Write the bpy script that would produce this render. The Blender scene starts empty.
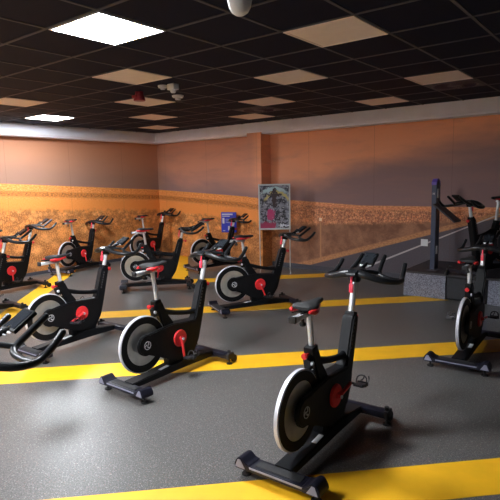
import bpy, bmesh, math, random
from mathutils import Vector, Matrix
random.seed(4)
R = math.radians
SC = bpy.context.scene
COL = SC.collection
CAM_H = 1.75
CEIL = 2.85
XW, YW = -9.35, 8.4          # left wall, back wall
X1, Y0 = 5.2, -4.6           # the room goes on behind and beside the camera

# ------------------------------------------------------------------ materials
def new_mat(name):
    m = bpy.data.materials.new(name); m.use_nodes = True
    return m, m.node_tree.nodes, m.node_tree.links, m.node_tree.nodes['Principled BSDF']

def simple(name, col, rough=.5, metal=0., var=.12, scale=30., bump=0., bscale=200., coat=0., spec=.5):
    m, N, L, B = new_mat(name)
    tc = N.new('ShaderNodeTexCoord')
    n = N.new('ShaderNodeTexNoise'); n.inputs['Scale'].default_value = scale; n.inputs['Detail'].default_value = 3
    L.new(tc.outputs['Object'], n.inputs['Vector'])
    r = N.new('ShaderNodeValToRGB')
    a = [max(0, c*(1-var)) for c in col]; b = [min(1, c*(1+var)) for c in col]
    r.color_ramp.elements[0].position = .3; r.color_ramp.elements[1].position = .7
    r.color_ramp.elements[0].color = (*a, 1); r.color_ramp.elements[1].color = (*b, 1)
    L.new(n.outputs['Fac'], r.inputs['Fac']); L.new(r.outputs['Color'], B.inputs['Base Color'])
    B.inputs['Roughness'].default_value = rough; B.inputs['Metallic'].default_value = metal
    B.inputs['Specular IOR Level'].default_value = spec
    if coat: B.inputs['Coat Weight'].default_value = coat; B.inputs['Coat Roughness'].default_value = .15
    if bump:
        n2 = N.new('ShaderNodeTexNoise'); n2.inputs['Scale'].default_value = bscale
        L.new(tc.outputs['Object'], n2.inputs['Vector'])
        bp = N.new('ShaderNodeBump'); bp.inputs['Strength'].default_value = bump; bp.inputs['Distance'].default_value = .002
        L.new(n2.outputs['Fac'], bp.inputs['Height']); L.new(bp.outputs['Normal'], B.inputs['Normal'])
    return m

def emis(name, col, strength):
    m, N, L, B = new_mat(name)
    B.inputs['Base Color'].default_value = (.8, .8, .8, 1)
    B.inputs['Emission Color'].default_value = (*col, 1); B.inputs['Emission Strength'].default_value = strength
    return m

class NT:
    """small helper to write shader maths"""
    def __init__(s, m): s.N = m.node_tree.nodes; s.L = m.node_tree.links
    def put(s, v, sock):
        if isinstance(v, (int, float)): sock.default_value = v
        elif isinstance(v, tuple): sock.default_value = (*v, 1) if len(v) == 3 and len(sock.default_value) == 4 else v
        else: s.L.new(v, sock)
    def m(s, op, a, b=0., c=None):
        n = s.N.new('ShaderNodeMath'); n.operation = op
        s.put(a, n.inputs[0]); s.put(b, n.inputs[1])
        if c is not None: s.put(c, n.inputs[2])
        return n.outputs[0]
    def ss(s, x, a, b):        # smoothstep a..b -> 0..1
        n = s.N.new('ShaderNodeMapRange'); n.interpolation_type = 'SMOOTHSTEP'
        s.put(x, n.inputs['Value']); n.inputs['From Min'].default_value = a; n.inputs['From Max'].default_value = b
        return n.outputs['Result']
    def mix(s, f, a, b):
        n = s.N.new('ShaderNodeMix'); n.data_type = 'RGBA'
        s.put(f, n.inputs[0]); s.put(a, n.inputs[6]); s.put(b, n.inputs[7])
        return n.outputs[2]
    def vec(s, x, y, z):
        n = s.N.new('ShaderNodeCombineXYZ'); s.put(x, n.inputs[0]); s.put(y, n.inputs[1]); s.put(z, n.inputs[2]); return n.outputs[0]
    def noise(s, v, sc, det=3., rough=.5, dist=0.):
        n = s.N.new('ShaderNodeTexNoise'); s.L.new(v, n.inputs['Vector'])
        n.inputs['Scale'].default_value = sc; n.inputs['Detail'].default_value = det
        n.inputs['Roughness'].default_value = rough; n.inputs['Distortion'].default_value = dist
        return n.outputs['Fac']
    def voro(s, v, sc):
        n = s.N.new('ShaderNodeTexVoronoi'); s.L.new(v, n.inputs['Vector']); n.inputs['Scale'].default_value = sc
        return n

# the photographic landscape print that covers both walls
def mural_material():
    m, N, L, B = new_mat('landscape_print')
    T = NT(m)
    tc = N.new('ShaderNodeTexCoord'); sp = N.new('ShaderNodeSeparateXYZ'); L.new(tc.outputs['Object'], sp.inputs[0])
    x, y, z = sp.outputs
    # u runs along the print: the left wall first (u<0) and the back wall after the corner (u>0)
    u = T.m('SUBTRACT', T.m('SUBTRACT', x, XW), T.m('SUBTRACT', YW, y))
    uc = T.m('MINIMUM', u, 5.3)
    hz = T.m('SUBTRACT', 1.56, T.m('MULTIPLY', uc, .0575))       # horizon height
    d = T.m('SUBTRACT', hz, z)                                   # below the horizon: positive
    V = T.vec(u, 0., z)
    # --- sky: warm orange cloud light over dusky violet
    n1 = T.noise(T.vec(T.m('MULTIPLY', u, .25), 3., T.m('MULTIPLY', z, .8)), 1.6, 4, .55, .4)
    up = T.m('SUBTRACT', z, T.m('ADD', hz, 0.))
    diag = T.m('SUBTRACT', T.m('MULTIPLY', up, 1.), T.m('MULTIPLY', T.m('MAXIMUM', T.m('SUBTRACT', u, 3.4), 0.), .17))
    g = T.m('ADD', diag, T.m('MULTIPLY', T.m('SUBTRACT', n1, .5), 1.0))
    f = T.m('MULTIPLY', T.ss(g, .0, .62), T.m('SUBTRACT', 1., T.m('MULTIPLY', .35, T.m('SUBTRACT', 1., T.ss(u, 2.7, 3.0)))))
    sky = T.mix(f, (.29, .185, .185), (.90, .40, .225))
    n2 = T.noise(T.vec(T.m('MULTIPLY', u, .5), 9., T.m('MULTIPLY', z, 2.2)), 2.2, 5, .6, .3)
    sky = T.mix(T.m('MULTIPLY', T.ss(n2, .45, .75), .35), sky, (.40, .22, .18))
    lw = T.m('SUBTRACT', 1., T.ss(u, -.4, .6))                    # the left wall's sky is browner
    skyl = T.mix(T.ss(up, .0, 1.0), (.34, .19, .125), (.56, .255, .135))
    sky = T.mix(T.m('MULTIPLY', lw, .8), sky, skyl)
    # --- field
    near = T.m('MAXIMUM', d, .02)
    persp = T.m('DIVIDE', 1., T.m('ADD', near, .12))
    # perspective of the printed plain: marks grow towards the foot
    nf = T.noise(T.vec(T.m('MULTIPLY', u, .8), 1., T.m('MULTIPLY', z, 2.2)), 26., 4, .7)
    nm = T.noise(V, 11., 5, .68, .3)
    nw = T.noise(T.vec(T.m('MULTIPLY', u, .6), 8., T.m('MULTIPLY', z, 1.2)), 2.2, 4, .65)
    nb = T.noise(T.vec(u, 4., T.m('MULTIPLY', z, .9)), 4.2, 6, .66, .4)
    nt = T.noise(T.vec(T.m('MULTIPLY', u, 1.6), 5., z), 30., 4, .75)
    def clumps(sc, amt):
        wv = T.N.new('ShaderNodeVectorMath'); wv.operation = 'ADD'
        T.L.new(T.vec(u, 0., T.m('MULTIPLY', z, 1.25)), wv.inputs[0]); T.L.new(T.vec(T.m('MULTIPLY', nt, amt), 0., T.m('MULTIPLY', nm, amt*1.4)), wv.inputs[1])
        vo = T.voro(wv.outputs[0], sc); rnd = N.new('ShaderNodeSeparateColor'); L.new(vo.outputs['Color'], rnd.inputs[0])
        return T.m('SUBTRACT', 1., T.ss(vo.outputs['Distance'], .12, .75)), rnd.outputs[0]
    c1, r1 = clumps(4.2, .22); c2, r2 = clumps(9., .14); c3, r3 = clumps(20., .07)
    nearf = T.ss(T.m('ADD', d, T.m('MULTIPLY', T.m('SUBTRACT', nm, .5), .2)), .78, .90)
    midf = T.ss(d, .26, .36)
    clump = T.mix(nearf, T.mix(midf, c3, c2), c1); rr = T.mix(nearf, T.mix(midf, r3, r2), r1)
    gold = T.mix(T.ss(u, 2.6, 4.6), (.84, .275, .055), (.76, .27, .115))
    darkb = T.mix(T.ss(u, 2.6, 4.6), (.34, .115, .034), (.30, .105, .065))
    lightb = T.mix(T.ss(u, 2.6, 4.6), (1.0, .44, .14), (.98, .46, .23))
    bush = T.mix(clump, darkb, T.mix(T.ss(rr, .1, .9), gold, lightb))
    bush = T.mix(T.m('MULTIPLY', T.ss(nt, .44, .60), .6), bush, lightb)
    bush = T.mix(T.m('MULTIPLY', T.ss(T.m('SUBTRACT', 1., nt), .48, .62), .55), bush, darkb)
    bush = T.mix(T.m('MULTIPLY', T.ss(nw, .52, .66), .55), bush, T.mix(.3, darkb, (.12, .07, .03)))
    far = T.mix(T.ss(nf, .40, .64), T.mix(.25, gold, darkb), lightb)
    band = T.m('MULTIPLY', T.ss(d, .11, .15), T.m('SUBTRACT', 1., T.ss(d, .20, .26)))
    far = T.mix(T.m('MULTIPLY', band, T.ss(nf, .44, .56)), far, darkb)
    smooth = T.mix(T.ss(nt, .35, .7), T.mix(.35, gold, lightb), gold)
    fld = T.mix(T.ss(T.m('ADD', d, T.m('MULTIPLY', T.m('SUBTRACT', nm, .5), .1)), .24, .30), far, smooth)
    edge = T.m('ADD', d, T.m('MULTIPLY', T.m('SUBTRACT', nm, .5), .30))
    k2 = T.mix(T.ss(u, 3.0, 4.2), T.ss(edge, .44, .54), T.ss(d, .05, .10))
    fld = T.mix(k2, fld, bush)
    foot = T.ss(T.m('SUBTRACT', T.m('MULTIPLY', T.m('SUBTRACT', nb, .5), .35), z), -.34, -.12)
    fld = T.mix(T.m('MULTIPLY', foot, .4), fld, T.mix(T.ss(nm, .4, .6), (.15, .065, .03), (.38, .17, .06)))
    # right part: brown slope, verge, road
    xr = T.m('ADD', x, 3.66)
    onback = T.ss(u, 3.3, 3.7)
    slope = T.m('SUBTRACT', T.m('ADD', .96, T.m('MULTIPLY', xr, .05)), T.m('ADD', z, T.m('MULTIPLY', T.m('SUBTRACT', nm, .5), .12)))
    brown = T.mix(T.ss(nb, .35, .68), (.23, .105, .062), (.42, .20, .115))
    brown = T.mix(T.m('MULTIPLY', T.ss(nf, .4, .7), .35), brown, (.13, .06, .04))
    fld = T.mix(T.m('MULTIPLY', T.ss(slope, -.03, .05), onback), fld, brown)
    vg = T.m('SUBTRACT', T.m('ADD', .60, T.m('MULTIPLY', xr, .30)), z)      # below the verge's upper edge
    vn = T.m('ADD', vg, T.m('MULTIPLY', T.m('SUBTRACT', nm, .5), .05))
    fld = T.mix(T.m('MULTIPLY', T.ss(vn, -.04, .0), onback), fld, T.mix(T.ss(nf, .4, .6), (.42, .19, .09), (.62, .30, .14)))
    rn = T.m('SUBTRACT', T.m('ADD', .535, T.m('MULTIPLY', xr, .305)), z)
    road = T.mix(T.noise(V, 45., 2), (.085, .074, .090), (.125, .106, .12))
    fld = T.mix(T.m('MULTIPLY', T.ss(rn, -.008, .012), onback), fld, road)
    ln = T.m('ABSOLUTE', T.m('SUBTRACT', T.m('ADD', .28, T.m('MULTIPLY', xr, .462)), z))
    wid = T.m('SUBTRACT', .016, T.m('MULTIPLY', xr, .004))
    fld = T.mix(T.m('MULTIPLY', T.m('LESS_THAN', ln, wid), onback), fld, (.52, .46, .47))
    # little roadside marker post printed in the grass
    px = T.m('LESS_THAN', T.m('ABSOLUTE', T.m('SUBTRACT', x, -4.88)), .016)
    pz = T.m('MULTIPLY', T.m('LESS_THAN', z, .98), T.m('GREATER_THAN', z, .2))
    fld = T.mix(T.m('MULTIPLY', px, pz), fld, (.50, .24, .12))
    ph = T.m('MULTIPLY', T.m('LESS_THAN', T.m('ABSOLUTE', T.m('SUBTRACT', x, -4.88)), .03), T.m('LESS_THAN', T.m('ABSOLUTE', T.m('SUBTRACT', z, .98)), .03))
    fld = T.mix(ph, fld, (.95, .75, .55))
    col = T.mix(T.ss(d, -.006, .006), sky, fld)
    # seams between the sheets of the print
    seam = T.m('LESS_THAN', T.m('ABSOLUTE', T.m('SUBTRACT', T.m('FRACT', T.m('DIVIDE', T.m('ADD', u, 20.2), 1.32)), .5)), .0022)
    col = T.mix(T.m('MULTIPLY', seam, .4), col, (.12, .06, .04))
    L.new(col, B.inputs['Base Color']); B.inputs['Roughness'].default_value = .6
    B.inputs['Specular IOR Level'].default_value = .25
    return m

def floor_material():
    m, N, L, B = new_mat('speckled_rubber_floor')
    T = NT(m)
    tc = N.new('ShaderNodeTexCoord'); V = tc.outputs['Object']
    n0 = T.noise(V, .7, 3); n1 = T.noise(V, 95., 3, .7); n2 = T.noise(V, 230., 2, .7)
    base = T.mix(T.ss(n1, .35, .65), (.052, .050, .049), (.125, .120, .114))
    v = T.voro(V, 130.)
    fleck = T.m('MULTIPLY', T.m('LESS_THAN', v.outputs['Distance'], .32), T.ss(T.noise(V, 70., 1), .49, .54))
    sc = N.new('ShaderNodeSeparateColor'); L.new(v.outputs['Color'], sc.inputs[0])
    tint = T.mix(T.m('GREATER_THAN', sc.outputs[0], .8), (.36, .36, .345), (.36, .17, .13))
    col = T.mix(T.m('MULTIPLY', fleck, .85), base, tint)
    col = T.mix(T.m('MULTIPLY', T.ss(n2, .5, .7), .35), col, (.26, .26, .25))
    col = T.mix(T.m('MULTIPLY', T.ss(n0, .4, .7), .18), col, (.075, .073, .073))
    L.new(col, B.inputs['Base Color'])
    B.inputs['Roughness'].default_value = .30; B.inputs['Specular IOR Level'].default_value = .5
    bp = N.new('ShaderNodeBump'); bp.inputs['Strength'].default_value = .35; bp.inputs['Distance'].default_value = .002
    L.new(n2, bp.inputs['Height']); L.new(bp.outputs['Normal'], B.inputs['Normal'])
    return m

def carpet_material():
    m, N, L, B = new_mat('grey_podium_carpet'); T = NT(m)
    tc = N.new('ShaderNodeTexCoord'); V = tc.outputs['Object']
    c = T.mix(T.ss(T.noise(V, 60., 3, .8), .35, .65), (.09, .095, .125), (.30, .31, .38))
    L.new(c, B.inputs['Base Color']); B.inputs['Roughness'].default_value = .95
    return m

def poster_material():
    m, N, L, B = new_mat('poster_print'); T = NT(m)
    tc = N.new('ShaderNodeTexCoord'); sp = N.new('ShaderNodeSeparateXYZ'); L.new(tc.outputs['Object'], sp.inputs[0])
    x, y, z = sp.outputs; V = T.vec(x, 0., z)
    n = T.noise(V, 14., 4, .6, .5); n2 = T.noise(V, 34., 3, .6)
    c = T.mix(T.ss(n, .42, .58), (.035, .035, .05), (.30, .31, .38))
    c = T.mix(T.ss(n2, .60, .66), c, (.75, .75, .8))
    x = T.m('ADD', x, T.m('MULTIPLY', T.m('SUBTRACT', n2, .5), .14)); z = T.m('ADD', z, T.m('MULTIPLY', T.m('SUBTRACT', n, .5), .16))
    up = T.ss(z, .20, .32)
    arc = T.m('ABSOLUTE', T.m('SUBTRACT', T.m('SQRT', T.m('ADD', T.m('POWER', T.m('ABSOLUTE', x), 2.), T.m('POWER', T.m('ABSOLUTE', T.m('SUBTRACT', z, .03)), 2.))), .31))
    c = T.mix(T.m('MULTIPLY', T.m('LESS_THAN', arc, .035), up), c, (.50, .66, .70))
    arc2 = T.m('ABSOLUTE', T.m('SUBTRACT', T.m('SQRT', T.m('ADD', T.m('POWER', T.m('ABSOLUTE', T.m('SUBTRACT', x, .05)), 2.), T.m('POWER', T.m('ABSOLUTE', T.m('SUBTRACT', z, .03)), 2.))), .24))
    c = T.mix(T.m('MULTIPLY', T.m('LESS_THAN', arc2, .022), T.ss(z, .08, .16)), c, (.62, .52, .20))
    # a dark standing figure shape and a pink one low at left, as loose blots
    body = T.m('ADD', T.m('POWER', T.m('ABSOLUTE', T.m('DIVIDE', x, .05)), 2.), T.m('POWER', T.m('ABSOLUTE', T.m('DIVIDE', T.m('SUBTRACT', z, .17), .2)), 2.))
    c = T.mix(T.m('LESS_THAN', T.m('ADD', body, T.m('MULTIPLY', n2, .6)), 1.2), c, (.06, .04, .045))
    arm = T.m('MULTIPLY', T.m('LESS_THAN', T.m('ABSOLUTE', T.m('SUBTRACT', z, .235)), .018), T.m('LESS_THAN', T.m('ABSOLUTE', x), .12))
    c = T.mix(arm, c, (.06, .04, .045))
    pk = T.m('ADD', T.m('POWER', T.m('ABSOLUTE', T.m('DIVIDE', T.m('ADD', x, .07), .085)), 2.), T.m('POWER', T.m('ABSOLUTE', T.m('DIVIDE', T.m('ADD', z, .14), .13)), 2.))
    c = T.mix(T.m('LESS_THAN', T.m('ADD', pk, T.m('MULTIPLY', n2, 1.1)), 1.3), c, (.55, .07, .20))
    c = T.mix(T.m('MULTIPLY', T.ss(T.m('MULTIPLY', z, -1.), .26, .33), T.m('LESS_THAN', x, .02)), c, (.42, .05, .12))
    wh = T.m('MULTIPLY', T.m('LESS_THAN', T.m('ABSOLUTE', T.m('ADD', z, .355)), .018), T.m('GREATER_THAN', x, .08))
    c = T.mix(wh, c, (.8, .82, .9))
    L.new(c, B.inputs['Base Color']); B.inputs['Roughness'].default_value = .3
    return m

M = {
 'mural': mural_material(), 'floor': floor_material(), 'carpet': carpet_material(), 'poster': poster_material(),
 'yellow': simple('yellow_floor_vinyl', (.86, .45, .014), .45, var=.06, scale=6),
 'tile': simple('black_ceiling_tile', (.0055, .0095, .026), .7, spec=.12, var=.3, scale=120, bump=.3, bscale=300),
 'tbar': simple('dark_grid_metal', (.075, .07, .085), .6, var=.1),
 'cornice': simple('pale_cornice_paint', (.86, .86, .96), .6, var=.04, scale=4),
 'paint': simple('plain_wall_paint', (.55, .50, .46), .7, var=.05, scale=3),
 'base': simple('dark_skirting', (.06, .06, .075), .5, var=.1),
 'beige': simple('unlit_beige_diffuser', (.97, .84, .76), .5, var=.03, scale=8),
 'lamp': emis('lit_led_diffuser', (.91, .95, 1.0), 28.),
 'frame': simple('satin_black_frame', (.005, .0055, .007), .5, var=.2, spec=.2),
 'shell': simple('black_plastic_shell', (.006, .006, .007), .5, var=.2, spec=.2, bump=.05, bscale=500),
 'stab': simple('navy_black_stabiliser', (.008, .008, .015), .42, var=.15, spec=.25),
 'edge': simple('lavender_grey_edge', (.26, .26, .34), .35, metal=.3, var=.08),
 'rubber': simple('black_rubber', (.012, .012, .013), .7, var=.2, bump=.2, bscale=400),
 'grip': simple('moulded_grey_black_grip', (.011, .012, .014), .33, var=.15, spec=.4),
 'silver': simple('brushed_silver_post', (.74, .75, .78), .34, metal=.5, var=.05, scale=60),
 'rim': simple('polished_rim', (.66, .66, .72), .45, metal=.3, var=.03),
 'disc': simple('brushed_flywheel_disc', (.66, .65, .62), .30, metal=.75, var=.1, scale=14),
 'red': simple('red_plastic', (.72, .030, .035), .38, var=.08),
 'pinkred': simple('coral_red_lever', (.85, .05, .09), .4, var=.05),
 'mark': simple('pale_grey_marking', (.55, .56, .58), .5, var=.05),
 'pedal': simple('dark_pedal_metal', (.035, .035, .04), .4, metal=.4, var=.2),
 'lettering': simple('dim_grey_lettering', (.10, .10, .11), .5, var=.05),
 'screen': simple('console_screen', (.02, .023, .028), .12, var=.1),
 'alu': simple('pale_aluminium_frame', (.62, .65, .66), .35, metal=.4, var=.04),
 'white': simple('white_plastic', (.78, .78, .80), .4, var=.03),
 'siren': simple('dull_red_plastic', (.45, .05, .06), .4, var=.05),
 'vent': simple('dark_violet_vent', (.055, .035, .06), .45, var=.15),
 'kiosk': simple('slate_blue_column', (.035, .05, .095), .4, var=.1),
 'violet': simple('violet_cap', (.13, .08, .45), .35, var=.08),
 'blue': simple('royal_blue_board', (.02, .03, .42), .4, var=.1),
 'speaker': simple('black_speaker_cloth', (.018, .02, .026), .6, var=.2, bump=.5, bscale=300),
 'bluelamp': emis('blue_indicator', (.08, .12, 1.), 1.2),
 'podtop': simple('dark_podium_top', (.028, .024, .03), .5, var=.15),
}

# ------------------------------------------------------------------ mesh helpers
def V3(*a): return Vector(a)
def add_box(bm, c, s, rot=None, bev=0.):
    t = bmesh.new(); bmesh.ops.create_cube(t, size=1)
    bmesh.ops.scale(t, vec=s, verts=t.verts)
    if bev: bmesh.ops.bevel(t, geom=t.edges[:], offset=bev, segments=2, affect='EDGES', profile=.6)
    if rot is not None: bmesh.ops.transform(t, matrix=rot.to_4x4(), verts=t.verts)
    bmesh.ops.translate(t, vec=c, verts=t.verts); merge(bm, t)
def merge(bm, t):
    me = bpy.data.meshes.new('tmp'); t.to_mesh(me); t.free(); bm.from_mesh(me); bpy.data.meshes.remove(me)
def add_cyl(bm, p0, p1, r0, r1=None, seg=24, bev=0.):
    p0, p1 = Vector(p0), Vector(p1); r1 = r0 if r1 is None else r1
    t = bmesh.new(); d = (p1-p0)
    bmesh.ops.create_cone(t, cap_ends=True, segments=seg, radius1=r0, radius2=r1, depth=d.length)
    if bev:
        es = [e for e in t.edges if abs(e.verts[0].co.z-e.verts[1].co.z) < 1e-6]
        bmesh.ops.bevel(t, geom=es, offset=bev, segments=2, affect='EDGES')
    q = Vector((0, 0, 1)).rotation_difference(d.normalized())
    bmesh.ops.transform(t, matrix=Matrix.Translation((p0+p1)/2) @ q.to_matrix().to_4x4(), verts=t.verts); merge(bm, t)
def ring_y(bm, c, prof, seg=64):
    """lathe round an axis parallel to y through c; prof = closed loop of (radius, y)"""
    vs = []
    for i in range(seg):
        a = 2*math.pi*i/seg
        vs.append([bm.verts.new((c[0]+r*math.cos(a), c[1]+y, c[2]+r*math.sin(a))) for r, y in prof])
    n = len(prof)
    for i in range(seg):
        for j in range(n):
            bm.faces.new((vs[i][j], vs[i][(j+1) % n], vs[(i+1) % seg][(j+1) % n], vs[(i+1) % seg][j]))
def lathe_z(bm, c, prof, seg=32):
    """lathe round z; prof = open line of (radius, z) from axis to axis"""
    rows = []
    for r, z in prof:
        if r < 1e-5: rows.append([bm.verts.new((c[0], c[1], c[2]+z))])
        else: rows.append([bm.verts.new((c[0]+r*math.cos(2*math.pi*i/seg), c[1]+r*math.sin(2*math.pi*i/seg), c[2]+z)) for i in range(seg)])
    for a, b in zip(rows, rows[1:]):
        for i in range(seg):
            j = (i+1) % seg
            if len(a) == 1: bm.faces.new((a[0], b[i], b[j]))
            elif len(b) == 1: bm.faces.new((a[i], b[0], a[j]))
            else: bm.faces.new((a[i], b[i], b[j], a[j]))
def smooth_path(pts, n=6):
    P = [Vector(p) for p in pts]; out = []
    Q = [P[0]*2-P[1]] + P + [P[-1]*2-P[-2]]
    for i in range(1, len(Q)-2):
        for k in range(n):
            t = k/n; a, b, c, d = Q[i-1], Q[i], Q[i+1], Q[i+2]
            out.append(.5*((2*b)+(c-a)*t+(2*a-5*b+4*c-d)*t*t+(3*b-a-3*c+d)*t**3))
    out.append(P[-1]); return out
def add_tube(bm, pts, r, seg=14, sm=6, flat=1.):
    """tube through pts, r a number or a list per point; round ends"""
    rs = r if isinstance(r, (list, tuple)) else [r]*len(pts)
    P = smooth_path(pts, sm) if sm else [Vector(p) for p in pts]
    rr = []
    for i in range(len(pts)-1):
        for k in range(sm or 1): rr.append(rs[i]+(rs[i+1]-rs[i])*k/(sm or 1))
    rr.append(rs[-1])
    T0 = (P[1]-P[0]).normalized(); up = Vector((0, 0, 1)) if abs(T0.z) < .9 else Vector((1, 0, 0))
    nrm = T0.cross(up).normalized(); rings = []
    def ring(c, n_, b_, rad): return [bm.verts.new(c+n_*math.cos(2*math.pi*i/seg)*rad+b_*math.sin(2*math.pi*i/seg)*rad*flat) for i in range(seg)]
    for i, p in enumerate(P):
        t = (P[min(i+1, len(P)-1)]-P[max(i-1, 0)]).normalized()
        nrm = (nrm-t*nrm.dot(t)).normalized(); b = t.cross(nrm)
        if i == 0: rings.append(ring(p-t*rr[0]*.45, nrm, b, rr[0]*.6))
        rings.append(ring(p, nrm, b, rr[i]))
        if i == len(P)-1: rings.append(ring(p+t*rr[-1]*.45, nrm, b, rr[-1]*.6))
    for a, b in zip(rings, rings[1:]):
        for i in range(seg): bm.faces.new((a[i], b[i], b[(i+1) % seg], a[(i+1) % seg]))
    bm.faces.new(rings[0]); bm.faces.new(rings[-1])
def add_prism(bm, poly, y0, y1, bev=.006, rnd=0):
    """polygon in (x,z) extruded from y0 to y1 with softened rims"""
    t = bmesh.new()
    f = t.faces.new([t.verts.new((x, y0, z)) for x, z in poly])
    ret = bmesh.ops.extrude_face_region(t, geom=[f])
    bmesh.ops.translate(t, vec=(0, y1-y0, 0), verts=[v for v in ret['geom'] if isinstance(v, bmesh.types.BMVert)])
    if bev:
        es = [e for e in t.edges if abs(e.verts[0].co.y-e.verts[1].co.y) < 1e-6]
        bmesh.ops.bevel(t, geom=es, offset=bev, segments=2, affect='EDGES')
    merge(bm, t)
def rounded(poly, n=4, frac=.3):
    out = []; m = len(poly)
    for i in range(m):
        a, b, c = Vector(poly[i-1]), Vector(poly[i]), Vector(poly[(i+1) % m])
        d1 = min((a-b).length*.45, frac); d2 = min((c-b).length*.45, frac)
        p, q = b+(a-b).normalized()*d1, b+(c-b).normalized()*d2
        for k in range(n+1):
            t = k/n; out.append(tuple((1-t)**2*p+2*t*(1-t)*b+t*t*q))
    return out
def obj(name, bm, mat, parent=None, origin=None, smooth=True):
    bmesh.ops.recalc_face_normals(bm, faces=bm.faces)
    if origin is not None: bmesh.ops.translate(bm, vec=-Vector(origin), verts=bm.verts)
    me = bpy.data.meshes.new(name); bm.to_mesh(me); bm.free()
    me.materials.append(mat)
    if smooth:
        for p in me.polygons: p.use_smooth = True
        try: me.set_sharp_from_angle(angle=R(38))
        except Exception: pass
    o = bpy.data.objects.new(name, me); COL.objects.link(o)
    if origin is not None: o.location = origin
    if parent is not None: o.parent = parent
    return o
def thing(name, label, cat, loc=(0, 0, 0), rz=0., group=None):
    o = bpy.data.objects.new(name, None); o.empty_display_size = .1; COL.objects.link(o)
    o.location = loc; o.rotation_euler = (0, 0, rz); o['label'] = label; o['category'] = cat
    if group: o['group'] = group
    return o
def tag(o, label, cat, group=None):
    o['label'] = label; o['category'] = cat
    if group: o['group'] = group
    return o
def struct(name, bm, mat, parent=None, smooth=False):
    o = obj(name, bm, mat, parent, smooth=smooth)
    if parent is None: o['kind'] = 'structure'
    return o
def B(): return bmesh.new()

# ------------------------------------------------------------------ the room
b = B(); add_box(b, ((XW+X1)/2, (Y0+YW)/2, -.05), (X1-XW+.4, YW-Y0+.4, .1)); struct('floor', b, M['floor'])
b = B(); add_box(b, ((XW+X1)/2, (Y0+YW)/2, CEIL+.05), (X1-XW+.4, YW-Y0+.4, .1)); struct('ceiling', b, M['tile'])
b = B(); add_box(b, (XW-.1, (Y0+YW)/2, CEIL/2), (.2, YW-Y0, CEIL)); struct('wall_left', b, M['mural'])
b = B(); add_box(b, ((XW+X1)/2, YW+.1, CEIL/2), (X1-XW+.4, .2, CEIL))
struct('wall_back', b, M['mural'])
b = B(); add_box(b, (-6.19, YW-.16, CEIL/2-.002), (.34, .32, CEIL-.004)); struct('wall_pillar', b, M['mural'])
b = B(); add_box(b, (X1+.1, (Y0+YW)/2, CEIL/2), (.2, YW-Y0, CEIL)); struct('wall_right', b, M['paint'])
b = B(); add_box(b, ((XW+X1)/2, Y0-.1, CEIL/2), (X1-XW+.4, .2, CEIL)); struct('wall_front', b, M['paint'])
# cornice under the ceiling: a pale box with a thin lower lip
b = B()
add_box(b, ((XW+X1)/2, YW-.165, CEIL-.095), (X1-XW, .33, .19))
add_box(b, ((XW+X1)/2, YW-.15, CEIL-.205), (X1-XW, .27, .03))
struct('trim_1', b, M['cornice'])
b = B()
add_box(b, (XW+.165, (Y0+YW)/2-.165, CEIL-.095), (.33, YW-Y0-.33, .19))
add_box(b, (XW+.15, (Y0+YW)/2-.165, CEIL-.205), (.27, YW-Y0-.33, .03))
struct('trim_2', b, M['cornice'])
b = B(); add_box(b, ((-6.0+X1)/2, YW-.01, .045), (X1+6.0, .02, .09)); struct('baseboard_back', b, M['base'])
b = B(); add_box(b, (XW+.01, (Y0+YW)/2, .03), (.02, YW-Y0, .06)); struct('baseboard_left', b, M['base'])

# ceiling grid of T bars, 0.6 m module
GX, GY, G = -2.264, 3.924, .6
ix0, ix1 = math.ceil((XW+.33-GX)/G), math.floor((X1-GX)/G)
iy0, iy1 = math.ceil((Y0-GY)/G), math.floor((YW-.33-GY)/G)
b = B()
for i in range(ix0, ix1+1): add_box(b, (GX+i*G, (Y0+YW-.33)/2, CEIL-.003), (.024, YW-.33-Y0, .006))
for j in range(iy0, iy1+1): add_box(b, ((XW+.33+X1)/2, GY+j*G, CEIL-.0032), (X1-XW-.33, .024, .006))
struct('trim_3', b, M['tbar'])

# ------------------------------------------------------------------ yellow floor bands (diagonal)
def band(name, c0, c1, s0, s1, z, ymax=YW):
    """c = y-x, s = y+x; the strip is the rectangle c0..c1, s0..s1 cut at the walls"""
    def P(c, s): return ((s-c)/2, (s+c)/2)
    poly = [P(c0, s0), P(c1, s0), P(c1, s1), P(c0, s1)]
    for fn, lim in ((lambda p: ymax-p[1], 0), (lambda p: p[0]-XW, 0), (lambda p: X1-p[0], 0), (lambda p: p[1]-Y0, 0)):
        out = []
        for k in range(len(poly)):
            a, q = poly[k-1], poly[k]; fa, fq = fn(a), fn(q)
            if (fa >= 0) != (fq >= 0):
                t = fa/(fa-fq); out.append((a[0]+(q[0]-a[0])*t, a[1]+(q[1]-a[1])*t))
            if fq >= 0: out.append(q)
        poly = out
    b = B(); f = b.faces.new([b.verts.new((x, y, 0)) for x, y in poly])
    r = bmesh.ops.extrude_face_region(b, geom=[f])
    bmesh.ops.translate(b, vec=(0, 0, z), verts=[v for v in r['geom'] if isinstance(v, bmesh.types.BMVert)])
    return struct(name, b, M['yellow'])
band('trim_4', 3.42, 3.90, -14, 14, .0020)
band('trim_5', 6.44, 6.95, -14, 14, .0020)
band('trim_6', 9.42, 9.90, -14, 6, .0020, 7.272)
band('trim_7', 12.35, 12.83, -.52, 3.95, .0020)
band('trim_8', 9.90, 15.25, -3.68, -3.24, .0020)
band('trim_9', 12.83, 17.6, -.52, -.05, .0020)

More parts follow.
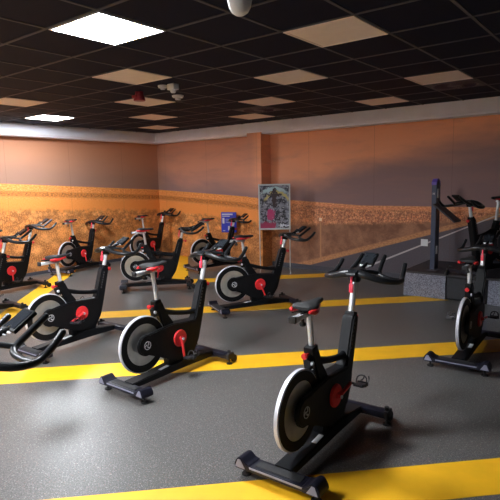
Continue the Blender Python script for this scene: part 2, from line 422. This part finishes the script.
# ------------------------------------------------------------------ ceiling lights
def panel_light(i, j, lit, label, group):
    cx, cy = GX+(i+.5)*G, GY-(j+.5)*G
    t = thing('ceiling_light', label, 'ceiling light', (cx, cy, CEIL), 0, group)
    b = B(); w = .582
    for s in (-1, 1):
        add_box(b, (s*(w/2-.008), 0, -.006), (.016, w, .012)); add_box(b, (0, s*(w/2-.008), -.006), (w-.032, .016, .012))
    obj('light_frame', b, M['white'] if lit else M['beige'], t, smooth=False)
    b = B(); add_box(b, (0, 0, -.004), (w-.032, w-.032, .006)); obj('diffuser', b, M['lamp'] if lit else M['beige'], t, smooth=False)
    return t
LG = 'unlit beige ceiling panels'
lit = [((-2, 2), 'large bright white ceiling panel light, nearest and biggest of the lit ones'),
       ((-10, -2), 'lit white ceiling panel close to the cornice of the left wall'),
       ((-6, 6), 'unseen fill panel added in the ceiling on the left, out towards the viewer'),  # from here on: unseen panels, added to raise the room's brightness
       ((-2, 6), 'unseen fill panel added in the ceiling above and left of the viewer'),
       ((-10, 6), 'added fill panel in the ceiling along the left wall, well out of view'),
       ((-2, 10), 'unseen fill panel added in the ceiling behind the viewer')]
for (i, j), lb in lit: panel_light(i, j, True, lb, 'lit ceiling panels')
unlit = [((0, 0), 'largest unlit beige ceiling panel, nearest in the middle of the ceiling'),
         ((-4, 0), 'unlit beige ceiling panel just behind the big bright light'),
         ((-2, -2), 'unlit beige ceiling panel in mid ceiling, behind the largest beige one'),
         ((0, -4), 'unlit beige ceiling panel at right with a dark round vent just behind it'),
         ((-6, -2), 'unlit beige ceiling panel with the red alarm sounder in front of it'),
         ((-8, 0), 'unlit beige ceiling panel at the left edge near the small bright light'),
         ((-4, -4), 'unlit beige ceiling panel with a dark vent between it and the cornice by the pillar'),
         ((-2, -6), 'unlit beige ceiling panel near the back cornice, right of the pillar'),
         ((-8, -4), 'small unlit beige ceiling panel third in the row towards the corner'),
         ((-6, -6), 'small unlit beige ceiling panel just left of the pillar top, beyond a vent'),
         ((-10, -6), 'smallest unlit beige ceiling panel right up against the corner')]
for (i, j), lb in unlit: panel_light(i, j, False, lb, LG)

# swirl vents
def vent(i, j, label):
    cx, cy = GX+(i+.5)*G, GY-(j+.5)*G
    t = thing('ceiling_vent', label, 'ceiling vent', (cx, cy, CEIL), 0, 'round swirl vents')
    b = B(); add_box(b, (0, 0, -.005), (.575, .575, .01)); obj('vent_plate', b, M['tbar'], t, smooth=False)
    b = B()
    ring = [(.27, -.012), (.27, -.006), (.25, -.006), (.25, -.012)]
    vs = []
    lathe_z(b, (0, 0, 0), [(0, -.014), (.07, -.016), (.085, -.010)], 32)
    for k in range(24):
        a = 2*math.pi*k/24
        add_box(b, (math.cos(a)*.165, math.sin(a)*.165, -.013), (.15, .016, .008), Matrix.Rotation(a+.35, 3, 'Z') @ Matrix.Rotation(.5, 3, 'X'))
    obj('swirl_blades', b, M['vent'], t)
    b = B(); lathe_z(b, (0, 0, 0), [(.25, -.010), (.25, -.016), (.272, -.016), (.275, -.010)], 48); obj('vent_ring', b, M['vent'], t)
vent(0, -5, 'dark round swirl vent behind the beige panel at the right of the ceiling')
vent(-5, -5, 'dark round swirl vent in the ceiling just before the pillar')

# little ceiling devices
def sounder(x, y):
    t = thing('alarm_sounder', 'red alarm sounder hanging below the black ceiling in front of a beige panel', 'alarm', (x, y, CEIL))
    b = B(); add_cyl(b, (0, 0, 0), (0, 0, -.05), .05, .05, bev=.005); obj('mount', b, M['siren'], t)
    b = B(); lathe_z(b, (0, 0, 0), [(.05, -.035), (.056, -.042), (.072, -.098), (.070, -.108), (.0, -.112)]); obj('sounder_horn', b, M['siren'], t)
    b = B(); add_box(b, (-.02, -.05, -.06), (.08, .04, .035), bev=.006); obj('cable_box', b, M['siren'], t)
sounder(-5.03, 4.27)
def detector(x, y, r, label, stem=0.):
    t = thing('smoke_detector', label, 'smoke detector', (x, y, CEIL))
    b = B(); lathe_z(b, (0, 0, 0), [(0, 0), (r, 0), (r, -.015), (r*.85, -.028), (r*.55, -.032), (0, -.036)]); obj('detector_base', b, M['white'], t)
    b = B(); lathe_z(b, (0, 0, 0), [(r*.5, -.03), (r*.48, -.045-stem), (0, -.05-stem)]); obj('sensor', b, M['white'], t)
detector(-4.52, 4.19, .055, 'small flat white smoke detector beside the boxy ceiling camera')
detector(-4.90, 4.80, .075, 'flat white smoke detector just behind the boxy ceiling camera', .01)
t = thing('ceiling_camera', 'boxy white device with a stub lens on the ceiling between the two smoke detectors', 'camera', (-4.36, 4.20, CEIL))
b = B(); add_box(b, (0, 0, -.035), (.11, .09, .07), bev=.012); obj('camera_body', b, M['white'], t)
b = B(); add_cyl(b, (0, 0, -.06), (0, 0, -.10), .034, .03, bev=.006); obj('lens_housing', b, M['white'], t)
t = thing('projector_pod', 'white rounded pod hanging from the ceiling at the top edge of the view', 'ceiling device', (-1.68, 2.10, CEIL))
b = B(); lathe_z(b, (0, 0, 0), [(0, -.285), (.022, -.282), (.042, -.268), (.055, -.245), (.062, -.21), (.064, -.10), (.06, -.06), (.03, -.05), (0, -.05)]); obj('pod_shell', b, M['white'], t)
b = B(); add_cyl(b, (0, 0, 0), (0, 0, -.055), .02, .02); add_cyl(b, (0, 0, 0), (0, 0, -.01), .05, .05); obj('ceiling_mount', b, M['white'], t)
b = B(); add_cyl(b, (.045, -.045, -.12), (.05, -.05, -.12), .018, .018, 16); obj('lens', b, M['tbar'], t)

# ------------------------------------------------------------------ podium
PZ, PX0, PX1, PY0 = .37, -2.82, 3.4, 7.27
t = thing('podium', 'dark topped instructor podium with grey carpeted front', 'podium', ((PX0+PX1)/2, (PY0+YW)/2, 0))
ox, oy = (PX0+PX1)/2, (PY0+YW)/2
b = B(); add_box(b, (0, -.0, PZ-.015), (PX1-PX0, YW-PY0-.004, .03)); obj('podium_top', b, M['podtop'], t, smooth=False)
def pod_panel(x0, x1):
    b = B(); add_box(b, ((x0+x1)/2-ox, PY0+.2-oy, (PZ-.03)/2), (x1-x0, .38, PZ-.03), bev=.006); obj('carpet_panel', b, M['carpet'], t, smooth=False)
pod_panel(PX0+.01, -2.20); pod_panel(-1.64, .4); pod_panel(.41, PX1-.01)
b = B(); add_box(b, (PX0+.03-ox, YW-.38-oy, (PZ-.03)/2), (.04, .7, PZ-.03)); obj('side_board', b, M['carpet'], t, smooth=False)
t = thing('speaker_cabinet', 'black speaker cabinet set into the podium front, with a blue light', 'speaker', (-1.92, PY0+.17, 0))
b = B(); add_box(b, (0, 0, .17), (.54, .30, .33), bev=.008); obj('cabinet', b, M['shell'], t, smooth=False)
b = B(); add_box(b, (-.04, -.152, .17), (.44, .008, .29), bev=.003); obj('speaker_grille', b, M['speaker'], t, smooth=False)
b = B(); add_box(b, (.215, -.153, .29), (.07, .008, .07), bev=.002); obj('badge', b, M['blue'], t, smooth=False)
b = B(); add_box(b, (.205, -.159, .285), (.012, .004, .03)); obj('indicator_light', b, M['bluelamp'], t, smooth=False)

# slim kiosk column on the podium
t = thing('display_column', 'slim slate blue column with a slanted tray standing on the podium', 'kiosk', (-2.46, 7.56, PZ), R(-4))
b = B()
prof = [(-.075, 0), (.075, 0), (.075, 1.24), (.055, 1.30), (.01, 1.335), (-.03, 1.335), (-.075, 1.29)]
tb = bmesh.new(); add_prism(tb, prof, -.035, .035, .006); bmesh.ops.rotate(tb, cent=(0, 0, 0), matrix=Matrix.Rotation(R(90), 3, 'Z'), verts=tb.verts); merge(b, tb)
obj('column', b, M['kiosk'], t)
b = B(); tb = bmesh.new(); add_prism(tb, [(.078, 1.24), (.058, 1.302), (.012, 1.339), (-.03, 1.339), (-.078, 1.292), (-.078, 1.25), (-.03, 1.30), (.01, 1.30), (.05, 1.27)], -.037, .037, .003)
bmesh.ops.rotate(tb, cent=(0, 0, 0), matrix=Matrix.Rotation(R(90), 3, 'Z'), verts=tb.verts); merge(b, tb); obj('cap', b, M['violet'], t)
b = B(); add_box(b, (0, 0, .006), (.16, .24, .012), bev=.004); obj('foot_plate', b, M['tbar'], t, smooth=False)
b = B(); add_box(b, (.19, -.06, .855), (.40, .26, .022), Matrix.Rotation(R(38), 3, 'Y'), bev=.006); obj('slanted_tray', b, M['podtop'], t)
b = B(); add_box(b, (.042, -.02, 1.13), (.014, .05, .13), bev=.003); add_box(b, (.042, -.02, .30), (.014, .04, .12), bev=.003); obj('side_handle', b, M['mark'], t)
b = B()
for dx in (-.012, .012): add_box(b, (dx, -.0765, 1.125), (.007, .003, .034))
add_box(b, (0, -.0765, 1.125), (.020, .003, .008)); obj('small_emblem', b, M['mark'], t, smooth=False)

# ------------------------------------------------------------------ wall socket plate
t = thing('wall_socket', 'white square socket plate on the printed road beside the blue column', 'socket', (-2.90, YW, .655))
b = B(); add_box(b, (0, -.006, 0), (.115, .012, .115), bev=.004); obj('socket_plate', b, M['white'], t)
b = B()
for dx in (0.,): add_cyl(b, (dx, -.0115, 0), (dx, -.014, 0), .022)
obj('socket_face', b, M['white'], t)

# ------------------------------------------------------------------ framed poster on a stand
t = thing('poster_stand', 'upright framed poster on a pale metal stand before the pillar', 'poster stand', (-5.56, 7.86, 0), R(35.2))
pw, phh, pc = .60, .86, 1.235
b = B()
for s in (-1, 1):
    add_box(b, (s*(pw/2-.014), 0, pc), (.028, .03, phh), bev=.004)
    add_box(b, (0, 0, pc+s*(phh/2-.014)), (pw-.056, .03, .028), bev=.004)
obj('poster_frame', b, M['alu'], t, smooth=False)
b = B(); add_box(b, (0, .004, 0), (pw-.05, .012, phh-.05)); po = obj('poster', b, M['poster'], t, smooth=False); po.location = (0, 0, pc)
b = B()
for s in (-1, 1): add_cyl(b, (s*(pw/2-.014), .022, .02), (s*(pw/2-.014), .022, pc+.38), .009)
obj('upright', b, M['alu'], t)
for s in (-1, 1):
    b = B(); add_cyl(b, (s*(pw/2-.014), -.20, .012), (s*(pw/2-.014), .24, .012), .010); add_cyl(b, (s*(pw/2-.014), -.20, .0), (s*(pw/2-.014), -.20, .014), .016); add_cyl(b, (s*(pw/2-.014), .24, .0), (s*(pw/2-.014), .24, .014), .016)
    obj('foot', b, M['alu'], t)

# blue information board behind the bikes
t = thing('information_board', 'small royal blue board on a thin post behind the back bikes', 'sign', (-7.02, 8.24, 0), R(20))
b = B(); add_box(b, (0, 0, .865), (.34, .02, .43), bev=.004); obj('board', b, M['blue'], t, smooth=False)
b = B(); add_cyl(b, (0, .02, .01), (0, .02, 1.0), .012); obj('post', b, M['tbar'], t)
b = B(); add_cyl(b, (0, .02, 0), (0, .02, .014), .13, .12, 32); obj('base', b, M['tbar'], t)
b = B()
add_box(b, (-.03, -.0115, 1.035), (.24, .003, .028)); add_box(b, (-.06, -.0115, .995), (.17, .003, .016))
for k in range(3): add_box(b, (.03, -.0115, .93-k*.035), (.20, .003, .006))
add_box(b, (-.12, -.0115, .90), (.045, .003, .12)); add_box(b, (.0, -.0115, .74), (.035, .003, .09)); add_box(b, (.08, -.0115, .76), (.05, .003, .15)); add_box(b, (-.11, -.0115, .685), (.05, .003, .012))
obj('printed_panel', b, M['mark'], t, smooth=False)

# ------------------------------------------------------------------ the indoor bike
HUB, BB = V3(.205, 0, .385), V3(.575, 0, .355)
def make_bike():
    t = thing('exercise_bike', '', 'exercise bike', group='indoor cycling bikes')
    # rear stabiliser
    b = B()
    add_box(b, (0, 0, .075), (.105, .50, .036), bev=.008)
    obj_rs = obj('rear_stabiliser', b, M['stab'], t)
    b = B(); add_box(b, (0, 0, .0945), (.062, .30, .006), bev=.002); obj('tread_plate', b, M['rubber'], obj_rs)
    b = B(); add_box(b, (-.0545, 0, .083), (.004, .42, .010)); obj('edge_strip', b, M['edge'], obj_rs)
    for s in (-1, 1):
        b = B(); tb = bmesh.new()
        add_prism(tb, rounded([(.17, .058), (.285, .058), (.285, .085), (.262, .125), (.235, .128), (.20, .100), (.17, .095)], 3, .012), -.058, .058, .006)
        bmesh.ops.rotate(tb, cent=(0, 0, 0), matrix=Matrix.Rotation(R(90*s), 3, 'Z'), verts=tb.verts); merge(b, tb)
        e = obj('end_cap', b, M['stab'], obj_rs)
        b = B(); tb = bmesh.new(); add_prism(tb, [(.205, .070), (.276, .070), (.256, .118), (.238, .120)], -.002, .002, 0)
        bmesh.ops.rotate(tb, cent=(0, 0, 0), matrix=Matrix.Rotation(R(90*s), 3, 'Z'), verts=tb.verts)
        bmesh.ops.translate(tb, vec=(-.0595, 0, 0), verts=tb.verts); merge(b, tb)
        ec = obj('cap_face', b, M['edge'], obj_rs, smooth=False)
        b = B(); add_cyl(b, (0, s*.235, 0), (0, s*.235, .012), .030, bev=.003); add_cyl(b, (0, s*.235, .012), (0, s*.235, .06), .009); obj('levelling_foot', b, M['rubber'], obj_rs)
    # front stabiliser
    b = B(); add_box(b, (1.055, 0, .078), (.085, .46, .048), bev=.012)
    fs = obj('front_stabiliser', b, M['stab'], t)
    for s in (-1, 1):
        b = B(); add_box(b, (1.055, s*.242, .082), (.092, .03, .06), bev=.008); obj('end_cap', b, M['rubber'], fs)
        b = B(); add_cyl(b, (1.125, s*.215, .038), (1.125, s*.245, .038), .036, bev=.005); add_box(b, (1.10, s*.23, .06), (.05, .018, .04)); obj('transport_wheel', b, M['rubber'], fs)
        b = B(); add_cyl(b, (1.05, s*.235, 0), (1.05, s*.235, .012), .028, bev=.003); add_cyl(b, (1.05, s*.235, .012), (1.05, s*.235, .112), .009); add_cyl(b, (1.05, s*.235, .11), (1.05, s*.235, .135), .016); obj('levelling_foot', b, M['rubber'], fs)
    # base rail
    b = B()
    add_prism(b, [(.035, .058), (.035, .104), (.30, .114), (.62, .142), (.80, .136), (1.03, .104), (1.03, .056), (.78, .060), (.60, .062), (.30, .058)], -.060, .060, .007)
    rail = obj('base_rail', b, M['frame'], t)
    b = B(); add_box(b, (.40, -.030, .1235), (.10, .034, .003), Matrix.Rotation(R(-5), 3, 'Y')); lb = obj('label_plate', b, M['mark'], rail, smooth=False)
    # flywheel
    b = B()
    ring_y(b, HUB, [(.236, -.016), (.246, -.012), (.246, .012), (.236, .016)], 80)
    fw = obj('flywheel', b, M['rim'], t, origin=HUB)
    b = B(); ring_y(b, HUB, [(.178, -.018), (.237, -.0185), (.237, .0185), (.178, .018)], 80); r_ = obj('outer_ring', b, M['shell'], fw, origin=HUB); r_.location = (0, 0, 0)
    b = B(); ring_y(b, HUB, [(.0, -.011), (.06, -.011), (.12, -.009), (.18, -.014), (.18, .014), (.12, .009), (.06, .011), (.0, .011)], 64); r_ = obj('inner_disc', b, M['disc'], fw, origin=HUB); r_.location = (0, 0, 0)
    # chain guard: round at the hub, widening to the bottom bracket
    hx, hz = HUB.x, HUB.z
    arc = [(hx+.092*math.cos(R(a)), hz+.092*math.sin(R(a))) for a in range(70, 281, 14)]
    guard = arc + [(.36, .235), (.46, .18), (.58, .155), (.70, .17), (.78, .235), (.83, .33), (.85, .42), (.80, .475), (.66, .485), (.50, .50), (.36, .49)]
    for s, nm in ((-1, 'chain_guard'), (1, 'side_cover')):
        b = B(); pts = guard if s < 0 else [(x, z) for x, z in guard]
        y0, y1 = (-.062, -.026) if s < 0 else (.026, .055)
        add_prism(b, pts, y0, y1, .008)
        gd = obj(nm, b, M['shell'], t)
        b = B(); yy = -.0635 if s < 0 else .0565
        ring_y(b, (hx, yy, hz), [(.031, -.0012), (.036, -.0012), (.036, .0012), (.031, .0012)], 40)
        for k in range(3):
            a0 = R(k*120+20)
            for q in range(5):
                a = a0+q*.22; rr_ = .009+q*.004
                add_box(b, (hx+rr_*math.cos(a), yy, hz+rr_*math.sin(a)), (.009, .0024, .0055), Matrix.Rotation(-a, 3, 'Y'))
        obj('hub_emblem', b, M['mark'], gd)
    # frame: body block ahead of the wheel, seat tube, top tube, leaning neck
    b = B()
    add_prism(b, rounded([(.475, .50), (.80, .475), (.905, .80), (.945, .815), (.995, .79), (.90, .43), (.85, .27), (.775, .16), (.76, .105), (.54, .11), (.50, .20), (.475, .30)], 3, .03), -.044, .044, .012)
    fr = obj('frame', b, M['frame'], t)
    b = B(); add_prism(b, rounded([(.330, .71), (.420, .72), (.475, .60), (.55, .50), (.545, .44), (.455, .44), (.40, .55)], 3, .025), -.030, .030, .010); obj('seat_tube', b, M['frame'], t)
    b = B(); add_tube(b, [(.46, 0, .615), (.60, 0, .575), (.76, 0, .545), (.86, 0, .545)], [.026, .022, .022, .03], flat=1.); obj('top_tube', b, M['frame'], t)
    b = B(); add_box(b, (.93, 0, .63), (.012, .0, .0)) if False else None
    b.free() if b else None
    # moulded grey logo strip along the neck
    b = B()
    for s in (-1, 1):
        for k in range(7): add_box(b, (.868+k*.0085, s*.0448, .585+k*.027), (.013, .0016, .017), Matrix.Rotation(R(17), 3, 'Y'))
    obj('neck_lettering', b, M['lettering'], fr, smooth=False)
    # rear mudguard strut between seat tube and rail
    b = B(); add_prism(b, rounded([(.40, .47), (.50, .47), (.52, .13), (.47, .10), (.455, .20), (.44, .36)], 2, .02), -.040, .040, .006); obj('rear_fork', b, M['frame'], t)
    # seat: post, slider, saddle
    sd = V3(-.05, 0, .245)
    b = B(); add_cyl(b, (.400, 0, .60), (.352, 0, .965), .0185, bev=.0); obj('seat_post', b, M['silver'], t)
    b = B(); add_box(b, (.372, 0, .715), (.075, .066, .045), Matrix.Rotation(R(-8), 3, 'Y'), bev=.01); obj('post_collar', b, M['shell'], t)
    b = B(); add_cyl(b, (.345, 0, .69), (.300, 0, .69), .009); add_cyl(b, (.305, 0, .69), (.280, 0, .69), .020, .018, bev=.004); obj('seat_height_knob', b, M['red'], t)
    b = B(); add_box(b, (.275, 0, .968), (.23, .036, .030), bev=.005); sl = obj('seat_slider', b, M['silver'], t)
    b = B(); add_box(b, (.155, 0, .968), (.018, .046, .040), bev=.004); obj('slider_end', b, M['rubber'], sl)
    b = B(); add_cyl(b, (.27, 0, .952), (.27, 0, .915), .009); add_cyl(b, (.27, 0, .925), (.27, 0, .905), .020, bev=.003); obj('slider_knob', b, M['rubber'], sl)
    b = B(); saddle_mesh(b, .365, 1.012); sa = obj('saddle', b, M['rubber'], t)
    b = B()
    for s in (-1, 1): add_tube(b, [(.20, s*.030, .998), (.30, s*.024, .990), (.40, s*.016, .992), (.48, s*.008, 1.004)], .0045, 8)
    add_box(b, (.33, 0, .985), (.07, .055, .022), bev=.004); obj('saddle_rails', b, M['shell'], sa)
    for s in (-1, 1):
        b = B(); add_tube(b, [(.245, s*.062, 1.000), (.285, s*.074, .998), (.335, s*.060, .998), (.40, s*.030, .998), (.45, s*.020, 1.0)], [.010, .019, .018, .014, .007], 10, flat=1.); obj('red_side_panel', b, M['red'], sa)
    # handlebar post, clamp, lever
    b = B(); add_cyl(b, (.935, 0, .74), (1.002, 0, .985), .0215); obj('handlebar_post', b, M['silver'], t)
    b = B(); add_box(b, (.957, 0, .805), (.062, .070, .03), Matrix.Rotation(R(15), 3, 'Y'), bev=.008); obj('neck_collar', b, M['shell'], t)
    b = B(); add_cyl(b, (.985, 0, .775), (1.045, 0, .765), .009); add_cyl(b, (1.018, 0, .7695), (1.042, 0, .765), .020, .018, bev=.004); obj('handlebar_height_knob', b, M['red'], t)
    b = B(); add_box(b, (.998, 0, .990), (.075, .060, .060), Matrix.Rotation(R(12), 3, 'Y'), bev=.014); add_cyl(b, (.998, -.038, .985), (.998, .038, .985), .018); st = obj('stem_clamp', b, M['shell'], t)
    b = B(); add_tube(b, [(.965, 0, 1.018), (.948, 0, .995), (.944, 0, .960)], [.010, .008, .009], 10, flat=.8)
    add_box(b, (.938, 0, .925), (.018, .030, .062), Matrix.Rotation(R(6), 3, 'Y'), bev=.007); obj('emergency_brake_lever', b, M['pinkred'], st)
    # handlebar
    b = B()
    add_prism(b, rounded([(.925, 1.015), (.975, 1.000), (1.09, 1.018), (1.13, 1.035), (1.10, 1.048), (.98, 1.052), (.935, 1.035)], 3, .015), -.042, .042, .010)
    hb = obj('handlebar', b, M['grip'], t)
    for s in (-1, 1):
        b = B(); add_tube(b, [(.985, s*.02, 1.026), (.985, s*.10, 1.012), (1.015, s*.19, .984), (1.085, s*.262, .968), (1.160, s*.280, .966), (1.215, s*.264, .978), (1.27, s*.255, 1.010), (1.325, s*.247, 1.058)], [.028, .025, .021, .019, .018, .018, .0175, .0165], 14); obj('outer_grip', b, M['grip'], hb)
        b = B(); add_tube(b, [(1.16, s*.262, .968), (1.145, s*.21, .974), (1.14, s*.155, .986), (1.165, s*.115, 1.004), (1.24, s*.098, 1.045), (1.34, s*.088, 1.105)], [.015, .015, .016, .017, .017, .016], 14); obj('inner_grip', b, M['grip'], hb)
        b = B(); add_tube(b, [(1.03, s*.025, 1.028), (1.10, s*.060, 1.022), (1.16, s*.112, 1.008)], [.018, .015, .014], 12); obj('inner_brace', b, M['grip'], hb)
    b = B(); add_box(b, (1.255, 0, 1.085), (.135, .108, .022), Matrix.Rotation(R(-32), 3, 'Y'), bev=.006); con = obj('console', b, M['shell'], t)
    b = B(); add_box(b, (1.2485, 0, 1.0955), (.11, .088, .004), Matrix.Rotation(R(-32), 3, 'Y')); obj('console_screen', b, M['screen'], con, smooth=False)
    b = B(); add_tube(b, [(1.10, 0, 1.035), (1.15, 0, 1.045), (1.225, 0, 1.066)], .013, 10); obj('console_bracket', b, M['shell'], con)
    b = B()
    add_box(b, (1.185, 0, 1.051), (.010, .09, .006), Matrix.Rotation(R(-32), 3, 'Y'), bev=.002)
    add_box(b, (1.165, 0, 1.045), (.006, .07, .005), Matrix.Rotation(R(-32), 3, 'Y'), bev=.002); obj('console_buttons', b, M['mark'], con)
    # crankset: red round cover, red arm, pedals
    b = B(); add_cyl(b, (BB.x, -.062, BB.z), (BB.x, -.080, BB.z), .078, .074, 48, bev=.004)
    cs = obj('crankset', b, M['red'], t, origin=BB)
    b = B(); add_cyl(b, (BB.x, .055, BB.z), (BB.x, .066, BB.z), .078, .074, 48, bev=.004); r_ = obj('crank_cover', b, M['red'], cs, origin=BB); r_.location = (0, 0, 0)
    b = B(); add_cyl(b, (BB.x, -.116, BB.z), (BB.x, -.108, BB.z), .012); r_ = obj('axle_bolt', b, M['rim'], cs, origin=BB); r_.location = (0, 0, 0)
    for s in (-1, 1):
        b = B(); e = BB+V3(.170*(-s), s*.098, 0)
        add_tube(b, [BB+V3(0, s*.060, 0), BB+V3(0, s*.085, 0)], .020, 12, 0)
        add_tube(b, [BB+V3(0, s*.090, 0), BB+V3(.085*(-s), s*.096, 0), e], [.019, .014, .013], 12, 3, flat=.8)
        r_ = obj('crank_arm', b, M['red'] if s < 0 else M['shell'], cs, origin=BB); r_.location = (0, 0, 0)
    for s in (-1, 1):
        e = BB+V3(.170*(-s), s*.098, 0)
        b = B(); add_cyl(b, e, e+V3(0, s*.10, 0), .008)
        add_box(b, e+V3(0, s*.068, 0), (.072, .066, .020), bev=.005)
        add_box(b, e+V3(.044, s*.068, .006), (.012, .074, .026), bev=.003); add_box(b, e+V3(-.044, s*.068, .0), (.012, .06, .016), bev=.003)
        for q in (-.03, .03):
            add_tube(b, [e+V3(.044, s*(.068)+q, .012), e+V3(.092, s*.068+q*.7, .025), e+V3(.098, s*.068+q*.5, .05)], .004, 8, 4)
        add_tube(b, [e+V3(.01, s*.032, -.008), e+V3(.018, s*.036, .045), e+V3(.02, s*.068, .062), e+V3(.018, s*.100, .045), e+V3(.01, s*.104, -.008)], .0045, 8, 4)
        r_ = obj('pedal', b, M['pedal'], cs, origin=e); r_.location = e-BB
    # bottle cage ring and brake pad housing on the seat tube
    b = B(); add_box(b, (.345, 0, .635), (.050, .052, .075), Matrix.Rotation(R(-14), 3, 'Y'), bev=.010); bh = obj('brake_housing', b, M['shell'], t)
    b = B(); add_cyl(b, (.33, -.026, .640), (.33, -.040, .640), .014, bev=.002); obj('adjuster_screw', b, M['rim'], bh)
    return t
def saddle_mesh(bm, cx, z):
    """padded saddle: wide rear, narrow nose, built from cross sections"""
    K_ = .92
    secs = [(-.135, .060, .010), (-.120, .080, .022), (-.085, .092, .030), (-.045, .080, .030), (.0, .058, .028), (.05, .036, .026), (.10, .026, .024), (.135, .020, .018), (.150, .010, .008)]
    rings = []
    for x, w, h in secs:
        x = x*K_+.012; w *= .92; row = []
        for k in range(16):
            a = 2*math.pi*k/16; c, s = math.cos(a), math.sin(a)
            zz = (s*h if s > 0 else s*.016)
            dip = -.006*(1-abs(c))*(s > 0)
            row.append(bm.verts.new((cx+x, c*w, z+zz+dip+ .010*(abs(x)/.15)**2)))
        rings.append(row)
    for a, c in zip(rings, rings[1:]):
        for i in range(16): bm.faces.new((a[i], c[i], c[(i+1) % 16], a[(i+1) % 16]))
    bm.faces.new(rings[0]); bm.faces.new(rings[-1])

proto = make_bike()
def copy_tree(o, parent=None):
    c = o.copy(); COL.objects.link(c)
    if parent is not None: c.parent = parent
    for ch in list(o.children): copy_tree(ch, c)
    return c
SEAT = ('seat_post', 'seat_slider', 'saddle'); BARS = ('handlebar_post', 'stem_clamp', 'handlebar', 'console')
BIKES = [  # x, y, z, heading, seat raise, bar raise, crank turn, label
 (-1.56, 2.22, 0, 92.4, -.02, .06, -12, 'large black exercise bike alone in the front centre, showing its silver rim edge'),
 (-3.31, 2.51, 0, 90, .03, .04, 85, 'black exercise bike left of the front one, its red crank arm hanging straight down'),
 (-4.82, 2.53, 0, 92.5, -.02, -.02, 160, 'black exercise bike with red crank disc at left, beyond the cut off handlebars'),
 (-2.30, -.10, 0, 90, -.04, .03, 40, 'nearest exercise bike at the lower left edge, only its handlebars in view'),
 (-1.27, 4.61, 0, 92.7, -.05, -.02, 5, 'dark exercise bike at the right edge in front of the podium'),
 (-4.39, 4.90, 0, 61, -.01, -.03, 70, 'black exercise bike seen side on before the poster, silver flywheel disc and red crank cover'),
 (-6.70, 5.17, 0, 49, -.03, -.05, 100, 'exercise bike with bluish white flywheel beside the short yellow band near the corner'),
 (-8.83, 7.07, 0, 92.8, -.01, .0, 80, 'farthest exercise bike, standing in the corner where the two printed walls meet'),
 (-6.88, 6.97, 0, 74.5, -.01, -.06, 130, 'exercise bike in the back row in front of the small blue board'),
 (-8.83, 5.35, 0, 104, .02, -.06, 80, 'exercise bike close to the left wall at the far end of the slanting yellow band'),
 (-8.23, 3.49, 0, 91, .0, .03, 90, 'exercise bike at the left edge with a red crank disc, nearest the left wall print'),
 (-6.97, 2.41, 0, 90, .0, .0, 30, 'exercise bike at the left edge showing only its handlebars, in the mid distance'),
 (-1.56, 8.17, PZ, -110, .04, .0, 60, "instructor's exercise bike on the podium, facing the others"),
]
PARTS = {}
roots = []
for i, (x, y, z, h, ds, dh, cr, lb) in enumerate(BIKES):
    o = proto if i == 0 else copy_tree(proto)
    roots.append(o)
for o, (x, y, z, h, ds, dh, cr, lb) in zip(roots, BIKES):
    o.location = (x, y, z); o.rotation_euler = (0, 0, R(h)); o['label'] = lb
    for ch in o.children:
        n = ch.name.split('.')[0]
        if n in SEAT: ch.location = ch.location + Vector((-.13*ds, 0, ds))
        if n in BARS: ch.location = ch.location + Vector((.26*dh, 0, dh))
        if n == 'crankset':
            ch.rotation_euler = (0, R(cr), 0)
            for p in ch.children:
                if p.name.startswith('pedal'): p.rotation_euler = (0, R(-cr+12), 0)

# ------------------------------------------------------------------ light
w = bpy.data.worlds.new('room_ambient'); SC.world = w; w.use_nodes = True
w.node_tree.nodes['Background'].inputs[0].default_value = (.6, .65, .8, 1)
w.node_tree.nodes['Background'].inputs[1].default_value = .15

# ------------------------------------------------------------------ camera
cam = bpy.data.cameras.new('camera'); co = bpy.data.objects.new('camera', cam); COL.objects.link(co)
fwd = Vector((-.6115744, .77932292, -.13650106)).normalized()
up = Vector((-.06752709, .1204828, .99041607)); up = (up-fwd*up.dot(fwd)).normalized(); right = fwd.cross(up)
co.matrix_world = Matrix(((right.x, up.x, -fwd.x, 0), (right.y, up.y, -fwd.y, 0), (right.z, up.z, -fwd.z, CAM_H), (0, 0, 0, 1)))
cam.sensor_width = 36; cam.lens = 36*509.1/500; cam.clip_start = .05
SC.camera = co
SC.view_settings.view_transform = 'Standard'; SC.view_settings.look = 'None'; SC.view_settings.gamma = 1
SC.view_settings.use_curve_mapping = False; SC.view_settings.exposure = 2.35
